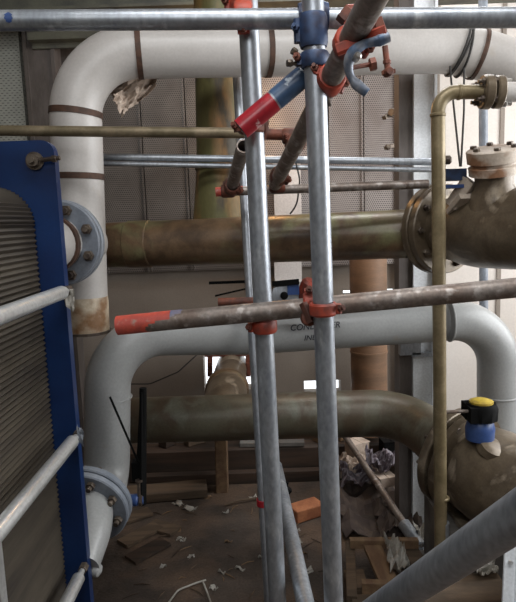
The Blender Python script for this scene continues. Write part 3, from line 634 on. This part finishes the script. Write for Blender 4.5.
b = MB(); b.lathe(at(441,160,2.1), rt, [(0,.01),(.012,.016),(.03,.016),(.036,.01)], 10); part('gland', b, 'bolt', t)

# torn wrapping
def crumple(quad, nx_, ny_, amp, seed, ragged=.0, thick=.003, fold=3.):
    rnd = random.Random(seed); a, b_, c, d = [V(q) for q in quad]; n = (b_-a).cross(d-a).normalized(); vs = []
    ph = [rnd.uniform(0,6) for _ in range(4)]
    for i in range(nx_+1):
        for j in range(ny_+1):
            u, v = i/nx_, j/ny_; p = (a*(1-u)+b_*u)*(1-v)+(d*(1-u)+c*u)*v
            h = amp*(math.sin(u*fold*2.1+ph[0]+v*2)+.6*math.sin(v*fold*3+ph[1]+u*3)+.8*rnd.uniform(-1,1))*.5
            e = ragged if (i in (0,nx_) or j in (0,ny_)) else ragged*.3
            vs.append(p+n*h+(b_-a)*rnd.uniform(-e,e)+(d-a)*rnd.uniform(-e,e))
    m = MB(); k = len(vs); vs2 = vs+[q-n*thick for q in vs]; fs = []; S = ny_+1
    for i in range(nx_):
        for j in range(ny_):
            q = (i*S+j,(i+1)*S+j,(i+1)*S+j+1,i*S+j+1); fs.append(q); fs.append(tuple(x+k for x in q[::-1]))
    for i in range(nx_):
        fs.append((i*S,i*S+k,(i+1)*S+k,(i+1)*S)); fs.append((i*S+ny_,(i+1)*S+ny_,(i+1)*S+ny_+k,i*S+ny_+k))
    for j in range(ny_):
        fs.append((j,j+1,j+1+k,j+k)); o = nx_*S; fs.append((o+j,o+j+k,o+j+1+k,o+j+1))
    m.add(vs2, fs); return m
solo('torn_wrapping', crumple([at(106,84,2.30),at(168,68,2.36),at(146,96,2.32),at(121,117,2.3)], 12, 9, .03, 3, .05), 'kraft', 'torn tan wrapping hanging under the upper left white bend', 'wrapping', ang=15)
solo('torn_wrapping', crumple([at(112,96,2.24),at(136,80,2.27),at(139,96,2.27),at(120,113,2.25)], 8, 8, .03, 5, .06), 'kraft', 'smaller crumpled piece of tan wrapping lying against the torn sheet', 'wrapping', ang=15)

# ------------------------------------------------------------------ heat exchanger (left)
PY = 1.6
e0 = at(59,200,PY); e1 = at(89,595,PY); ex = (e0.x+e1.x)/2; ztop = at(40,140,PY).z
t = thing('plate_heat_exchanger', 'plate heat exchanger with deep blue frame plate and ribbed plate pack at left', 'heat exchanger', (ex-.4,1.4,0))
b = MB(); n = []; R_ = .035
prof = [(-1.35,0),(ex,0),(ex,ztop-R_)]+[(ex-R_+R_*math.cos(a),ztop-R_+R_*math.sin(a)) for a in [math.pi/2*k/6 for k in range(1,7)]]+[(-1.35,ztop)]
k = len(prof); b.add([V((x,PY,z)) for x,z in prof]+[V((x,PY+.032,z)) for x,z in prof], [tuple(range(k)),tuple(range(k,2*k))[::-1]]+[(i,(i+1)%k,(i+1)%k+k,i+k) for i in range(k)])
part('frame_plate', b, 'hxblue', t, 'deep blue frame plate')
px_ = (at(36,230,PY).x+at(68,590,PY).x)/2; zp = at(10,187,PY).z; Rr = .10; prof = []
z = .02; i = 0
while z < zp-Rr:
    prof.append((px_ - (0 if i % 2 else .007), z)); z += .0075; i += 1
m_n = 26
for k_ in range(m_n+1):
    a = math.pi/2*k_/m_n; rr = Rr-(.0 if (i+k_) % 2 else .006); prof.append((px_-Rr+rr*math.cos(a), zp-Rr+rr*math.sin(a)))
prof += [(-1.2,zp),(-1.2,.02)]; k = len(prof); ys = (-.1,.0,.3,.6,.9,1.1,1.3,1.4,1.5,PY-.002)
b = MB(); vs = [V((x,y,zq)) for y in ys for x,zq in prof]; fs = [(j*k+i,j*k+(i+1)%k,(j+1)*k+(i+1)%k,(j+1)*k+i) for j in range(len(ys)-1) for i in range(k)]+[tuple(range(k)),tuple(range((len(ys)-1)*k,len(ys)*k))]
b.add(vs, fs); part('plate_pack', b, 'pack', t, ang=20)
for (x0,y0,Y0,x1,y1) in ((66,291,PY-.03,-40,0),(76,437,PY-.03,0,0),(82,571,PY-.03,0,0)):
    a = at(x0,y0,Y0); c = V((a.x,-.05,a.z)); b = MB(); dY = V((0,-1,0)); b.sweep([a+dY*.0,a+dY*.02,c], [.009,.009,.009], 12)
    s0 = a+dY*.035; b.sweep(resample(s0, c, 6), .0185, 20); tb_ = part('tie_bar', b, 'chrome', t)
    b = MB(); b.hexnut(a+V((0,.0,0)), V((0,1,0)), .014, .028); part('nut', b, 'bolt', tb_)
q = at(35,161,PY-.004); b = MB(); b.lathe(q, (0,-1,0), [(0,.024),(.006,.024),(.006,.016),(.022,.016),(.022,.008),(.035,.008)], 16); b.sweep([q+V((.01,-.012,.0)), at(60,158,PY-.02)], .006, 10); b.hexnut(at(52,159,PY-.02), X, .010, .012); part('lifting_bolt', b, 'bolt', t)
b = MB(); a = at(-1,602,1.18); b.box((a.x-.012,1.17,-.0+.02),(a.x+.010,1.2,at(-1,452,1.18).z)); b.box((a.x-.03,1.2,.02),(a.x+.006,1.205,at(-1,452,1.18).z)); part('side_strut', b, 'chrome', t)
# plastic scrap caught on edge
solo('tape_scrap', crumple([at(62,286,1.57),at(75,290,1.57),at(74,312,1.57),at(66,306,1.57)], 6, 6, .008, 9, .05, .001), 'paper', 'small scrap of clear tape caught on blue frame beside upper tie bar', 'tape', ang=15)
solo('tape_scrap', crumple([at(77,424,1.57),at(84,432,1.57),at(84,447,1.57),at(78,440,1.57)], 5, 5, .008, 10, .05, .001), 'slate', 'small grey scrap of tape caught on blue frame beside the middle tie bar', 'tape', ang=15)

# ------------------------------------------------------------------ floor clutter
def plank(a, c, w, h, m, label, name='timber_plank', z=None, group=None):
    b = MB(); b.beam(a, c, w, h); return solo(name, b, m, label, 'timber', group)
zc = lambda px,py,z=0: onz(px,py,z)
b = MB(); b.beam(V((at(132,470,3.38).x,3.38,.10)), V((at(402,470,3.38).x,3.38,.10)), .14, .2); solo('timber_sleeper', b, 'darkwood', 'long dark timber sleeper lying along the foot of the back wall', 'timber')
b = MB(); b.beam(V((at(140,470,3.27).x,3.28,.035)), V((at(345,470,3.27).x,3.28,.035)), .05, .07); solo('timber_sleeper', b, 'darkwood', 'lower dark timber in front of the long sleeper by the wooden prop', 'timber')
b = MB(); a = onz(222,497,0); a = V((at(222,480,3.19).x,3.19,0)); b.beam(a, V((a.x+.01,3.19,at(222,400,3.19).z-.04)), .085, .07); solo('wooden_prop', b, 'palewood', 'upright wooden prop under the branch of the green pipe', 'prop')
plank(V((at(122,497,3.1).x,3.10,.03)), V((at(206,492,3.1).x,3.16,.03)), .14, .05, 'wood', 'short dirty plank on the floor left of the wooden prop')
b = MB(); b.beam(V((at(241,444,3.4).x,3.42,.215)), V((at(304,444,3.4).x,3.40,.215)), .2, .025); solo('white_board', b, 'concrete', 'pale board lying on the long sleeper behind the middle uprights', 'board')
for i, (x0,y0,x1,y1,lab) in enumerate(((316,440,330,447,'short tan offcut on the sleeper just left of the nearest upright'),(337,440,352,449,'short tan offcut on the sleeper just right of the nearest upright'),(162,440,172,441,'reddish offcut standing behind the black bar'),(186,437,203,438,'pale offcut on the sleeper left of the wooden prop'))):
    Y = 3.36+.02*(i%2); a = at(x0,y0,Y); c = at(x1,y1,Y+.06); a.z = c.z = .225; plank(a, c, .07, .045, ['palewood','palewood','darkwood','wood'][i], lab, 'timber_offcut', group='offcuts on the sleeper')
# reddish broken wood left floor
spots = [(118,518,150,508,'wood','reddish splintered board beside the lower left flange, uppermost'),(122,540,158,522,'wood','broken brown board on the floor below the splintered reddish board'),(130,556,165,538,'darkwood','dark flat board on the floor furthest down at lower left'),(150,520,176,528,'wood','short brown board on the floor right of the broken boards')]
for i,(x0,y0,x1,y1,m,lab) in enumerate(spots):
    a = onz(x0,y0,.03); c = onz(x1,y1,.03); plank(a-V((0,0,.021)), c-V((0,0,.018)), .09, .014, m, lab, 'broken_board', group='broken boards at lower left')
# brick
bc = onz(306,510,.033); b = MB(); Rz = Matrix.Rotation(math.radians(28),3,'Z'); 
b = MB(); b.box((-.085,-.05,-.033),(.085,.05,.033), R=Rz, c=bc+V((0,0,.001))); o = solo('brick', b, 'brick', 'orange broken brick on the floor beside the nearest upright', 'brick')
bv = o.modifiers.new('b','BEVEL'); bv.width = .006; bv.segments = 2
# leaning/hidden clutter at right
def rag(x, y, w, h, m, label, seed, z=.04, amp=.05, name='crumpled_rag', cat='rag'):
    c = onz(x,y,z); k = dep(c)/F; hw = w*k/2; hd = h*k/2*1.9
    return solo(name, crumple([c+V((-hw,-hd,0)),c+V((hw,-hd*.8,0)),c+V((hw*.9,hd,.04)),c+V((-hw*.9,hd*.9,.05))], 14, 12, amp, seed, .04, .006, 5.), m, label, cat, ang=15)
rag(385,506,100,60,'darkrag','wide muddy heap of rags on the floor left of the steel column',21,.03,.07)
rag(382,463,34,14,'cloth','lilac and white striped rag on the heap left of the column',22,.22,.06)
rag(360,478,40,12,'cloth','grey rag lying left of the tan carton on the heap',23,.12,.05)
rag(409,486,20,12,'pink','pink scrap of plastic on the heap by the column',24,.15,.05,'plastic_scrap','scrap')
rag(420,492,14,10,'pink','second smaller pink scrap against the column foot',25,.12,.04,'plastic_scrap','scrap')
rag(398,520,44,24,'darkrag','muddy crumpled rag just behind the prop foot',26,.05,.06)
rag(354,468,30,10,'kraft','brown paper sheet crumpled near the nearest upright',27,.14,.04,'paper_sheet','paper')
rag(430,540,30,16,'paper','crumpled grey paper between prop foot and olive pipe',28,.06,.05,'paper_sheet','paper')
def carton(px,py,w,h,d,m,label,z=0.,rot=0.,Y=None):
    c = onz(px,py,z); Rm = Matrix.Rotation(rot,3,'Z'); t = thing('carton', label, 'box', c)
    b = MB(); b.box((-w/2,-d/2,0),(w/2,d/2,h), R=Rm, c=c); part('box_body', b, m, t); b = MB(); b.box((-w/2-.004,-d/2-.004,h),(0-.002,d/2,h+.006), R=Rm, c=c); b.box((.002,-d/2-.004,h),(w/2+.004,d/2,h+.006), R=Rm, c=c); part('flap', b, m, t)
carton(384,484,.09,.05,.09,'kraft','small tan carton on the rag heap',.12,.3)
carton(389,456,.09,.10,.10,'black','black box behind the rag heap, under the green pipe',.16,.1)
carton(404,464,.12,.14,.12,'slate','grey box right of the black box behind the heap',.10,-.1)
carton(357,456,.10,.09,.1,'kraft','open brown carton behind the heap beside the nearest upright',.16,.5)
# timber frame bottom right
def pt(x,y,z): return onz(x,y,z)
t = thing('wooden_crate', 'broken wooden pallet frame on the floor at bottom right', 'pallet', pt(385,575,0))
for nm,(x0,y0,x1,y1,z,w,h,m) in (('rail',(350,543,418,543,.16,.03,.04,'palewood')),('slat',(372,546,392,590,.15,.075,.02,'palewood')),('slat',(350,546,352,600,.12,.04,.03,'wood')),('board',(362,588,420,590,.14,.03,.06,'palewood')),('rail',(352,604,450,604,.10,.05,.05,'wood')),('slat',(408,546,440,600,.11,.07,.02,'wood'))):
    b = MB(); b.beam(pt(x0,y0,z), pt(x1,y1,z), w, h); part(nm, b, m, t)
for x in (356,402,440):
    b = MB(); q = pt(x,590,.06); b.box((-.04,-.06,-.06),(.04,.06,.05), R=Matrix.Identity(3), c=q); part('block', b, 'wood', t)
rag(397,558,22,22,'paper','torn white paper lying in the pallet frame',31,.18,.05,'paper_sheet','paper')
b = MB(); b.beam(V((.42,1.70,.12)), V((1.1,1.70,.12)), .12, .24); solo('timber_block', b, 'wood', 'thick timber block under the rough brown log at the bottom edge', 'timber')
rag(484,567,26,12,'paper','white paper scrap below the big slanting near tube',32,.38,.03,'paper_sheet','paper')
b = MB(); b.sweep([pt(412,604,.30),pt(450,593,.30),pt(498,588,.30)], [.045,.055,.05], 12); solo('log', b, 'wood', 'rough brown log under the big slanting near tube', 'log')
t = thing('perforated_strut', 'pale steel strut with punched holes at the bottom right corner', 'strut', at(510,602,1.5))
b = MB(); b.beam(at(511,535,1.55), at(507,640,1.45), .035, .008, upv=V((0,1,0))); b.beam(at(519,535,1.54), at(516,640,1.44), .008, .03, upv=V((0,1,0))); s_ = part('strut_web', b, 'whitesteel', t)
for yy in (562,592):
    b = MB(); b.lathe(at(508.5 if yy > 570 else 510,yy,1.498 if yy > 570 else 1.515), V((0,-1,-.2)), [(0,.007),(.005,.007)], 12); part('slot', b, 'chrome', s_)

# litter: individual scraps
rnd = random.Random(5)
rs_ = random.Random(77)
for k in range(46):
    x, y = rs_.uniform(125,345), 505+95*rs_.random()
    if 255 < x < 285 or 290 < x < 335 and y < 525: continue
    c = onz(x,y,.004); a = rs_.uniform(0,3.14); d = V((math.cos(a),math.sin(a),0)); L = rs_.uniform(.012,.045); b = MB()
    b.sweep([c-d*L, c+V((rs_.uniform(-.006,.006),rs_.uniform(-.006,.006),.003)), c+d*L], [.0015,.003,.0012], 5)
    solo('wood_splinter', b, ('wood','palewood','darkwood')[k % 3], 'tiny wood splinter among many on the muddy floor', 'litter', 'tiny splinters on the muddy floor')
lit = [(208,497,10,'white chip near the wooden prop foot'),(190,508,16,'pale shaving on the floor in front of the short plank'),(178,503,14,'thin shaving next to the short plank'),(183,540,8,'little pale chip lower left of centre'),(228,541,9,'small chip left of the far upright foot'),(262,557,9,'chip beside the left middle upright foot'),(297,530,8,'white chip just below the brick, upper one'),(300,541,9,'white chip below the brick, middle one'),(302,553,12,'white chip below the brick, lowest large one'),(308,571,12,'long pale sliver between the raking tube and nearest upright'),(240,568,14,'yellowish sliver at bottom left of the left middle upright'),(222,572,10,'thin sliver near the bottom left of centre'),(176,531,12,'curl of pale bark near the broken boards'),(180,538,9,'small bark curl below the pale curl'),(253,497,12,'brown splinter beside the red band'),(226,512,8,'tiny pale chip below the wooden prop'),(345,527,9,'pale chip right of the nearest upright'),(352,512,12,'twig right of the nearest upright on the dark floor'),(191,556,9,'tan leaf-like chip on the lower left floor'),(214,588,10,'chip by the pale curly wire'),(270,583,10,'chip between the uprights at the bottom edge'),(163,566,9,'tan chip near the dark flat board')]
for i,(x,y,w,lab) in enumerate(lit):
    c = onz(x,y,.006); k = dep(c)/F; L = w*k*.8; a = rnd.uniform(0,3.14); dx = V((math.cos(a),math.sin(a),0)) if i % 3 else V((1,.35,0)).normalized(); dy = V((-dx.y,dx.x,0))*L*rnd.uniform(.18,.4)
    m = crumple([c-dx*L/2-dy,c+dx*L/2-dy*.5,c+dx*L/2+dy,c-dx*L/2+dy*.6], 6, 3, .012, 40+i, .07, .002, 3.)
    solo('litter_scrap', m, 'paper' if i % 4 else 'palewood', lab, 'litter', 'litter on the muddy floor', ang=15)
for pts, lab in (([(166,606),(178,590),(196,583),(206,580)],'pale curly wire at the bottom edge, left strand'),([(203,582),(207,592),(212,606)],'short pale wire strand branching down at the bottom edge')):
    b = MB(); b.sweep(fillet([onz(x,y,.01) for x,y in pts], .05, 5), .004, 8); solo('wire_strand', b, 'paper', lab, 'wire')
b = MB(); b.sweep([onz(225,505,.01),onz(240,500,.02),onz(262,498,.01)], .006, 8); solo('twig', b, 'wood', 'brown twig on the floor left of the red band', 'twig')
b = MB(); b.beam(at(284,487,2.05), at(290,492,2.05), .025, .02); b.beam(at(287,482,2.05), at(285,491,2.05), .012, .012); solo('clip', b, 'black', 'small black clip at the top of the raking tube', 'clip')

# ------------------------------------------------------------------ light
def area(name, loc, target, sx, sy, power, col=(1,1,1)):
    l = bpy.data.lights.new(name, 'AREA'); l.shape = 'RECTANGLE'; l.size = sx; l.size_y = sy; l.energy = power; l.color = col
    o = bpy.data.objects.new(name, l); C.objects.link(o); o.location = loc
    o.rotation_euler = (V(target)-V(loc)).to_track_quat('-Z','Y').to_euler(); return o
area('window_daylight', (2.58,1.9,1.95), (0,2.6,1.6), 2.4, 1.8, 80, (.98,.99,1))
area('ceiling_light', (.3,.7,3.26), (.2,1.6,0), 1.6, .5, 38, (.97,.985,1))
area('ceiling_light', (.8,2.9,3.2), (.8,3.0,0), 1.2, .3, 26, (.97,.985,1))
area('ceiling_light', (-.2,-1.3,2.9), (.1,2.4,1.8), 1.6, .8, 24, (.96,.98,1))
l = bpy.data.lights.new('warm_lamp','POINT'); l.energy = 7; l.color = (1,.55,.22); l.shadow_soft_size = .05; lo_ = bpy.data.objects.new('warm_lamp', l); C.objects.link(lo_); lo_.location = (.05,2.98,2.25)
w = bpy.data.worlds.new('sky'); sc.world = w; w.use_nodes = True
w.node_tree.nodes['Background'].inputs[0].default_value = (.92,.96,1,1); w.node_tree.nodes['Background'].inputs[1].default_value = 2.0
sc.view_settings.view_transform = 'Standard'; sc.view_settings.look = 'None'; sc.view_settings.gamma = 1; sc.view_settings.use_curve_mapping = False
sc.view_settings.exposure = 0.0
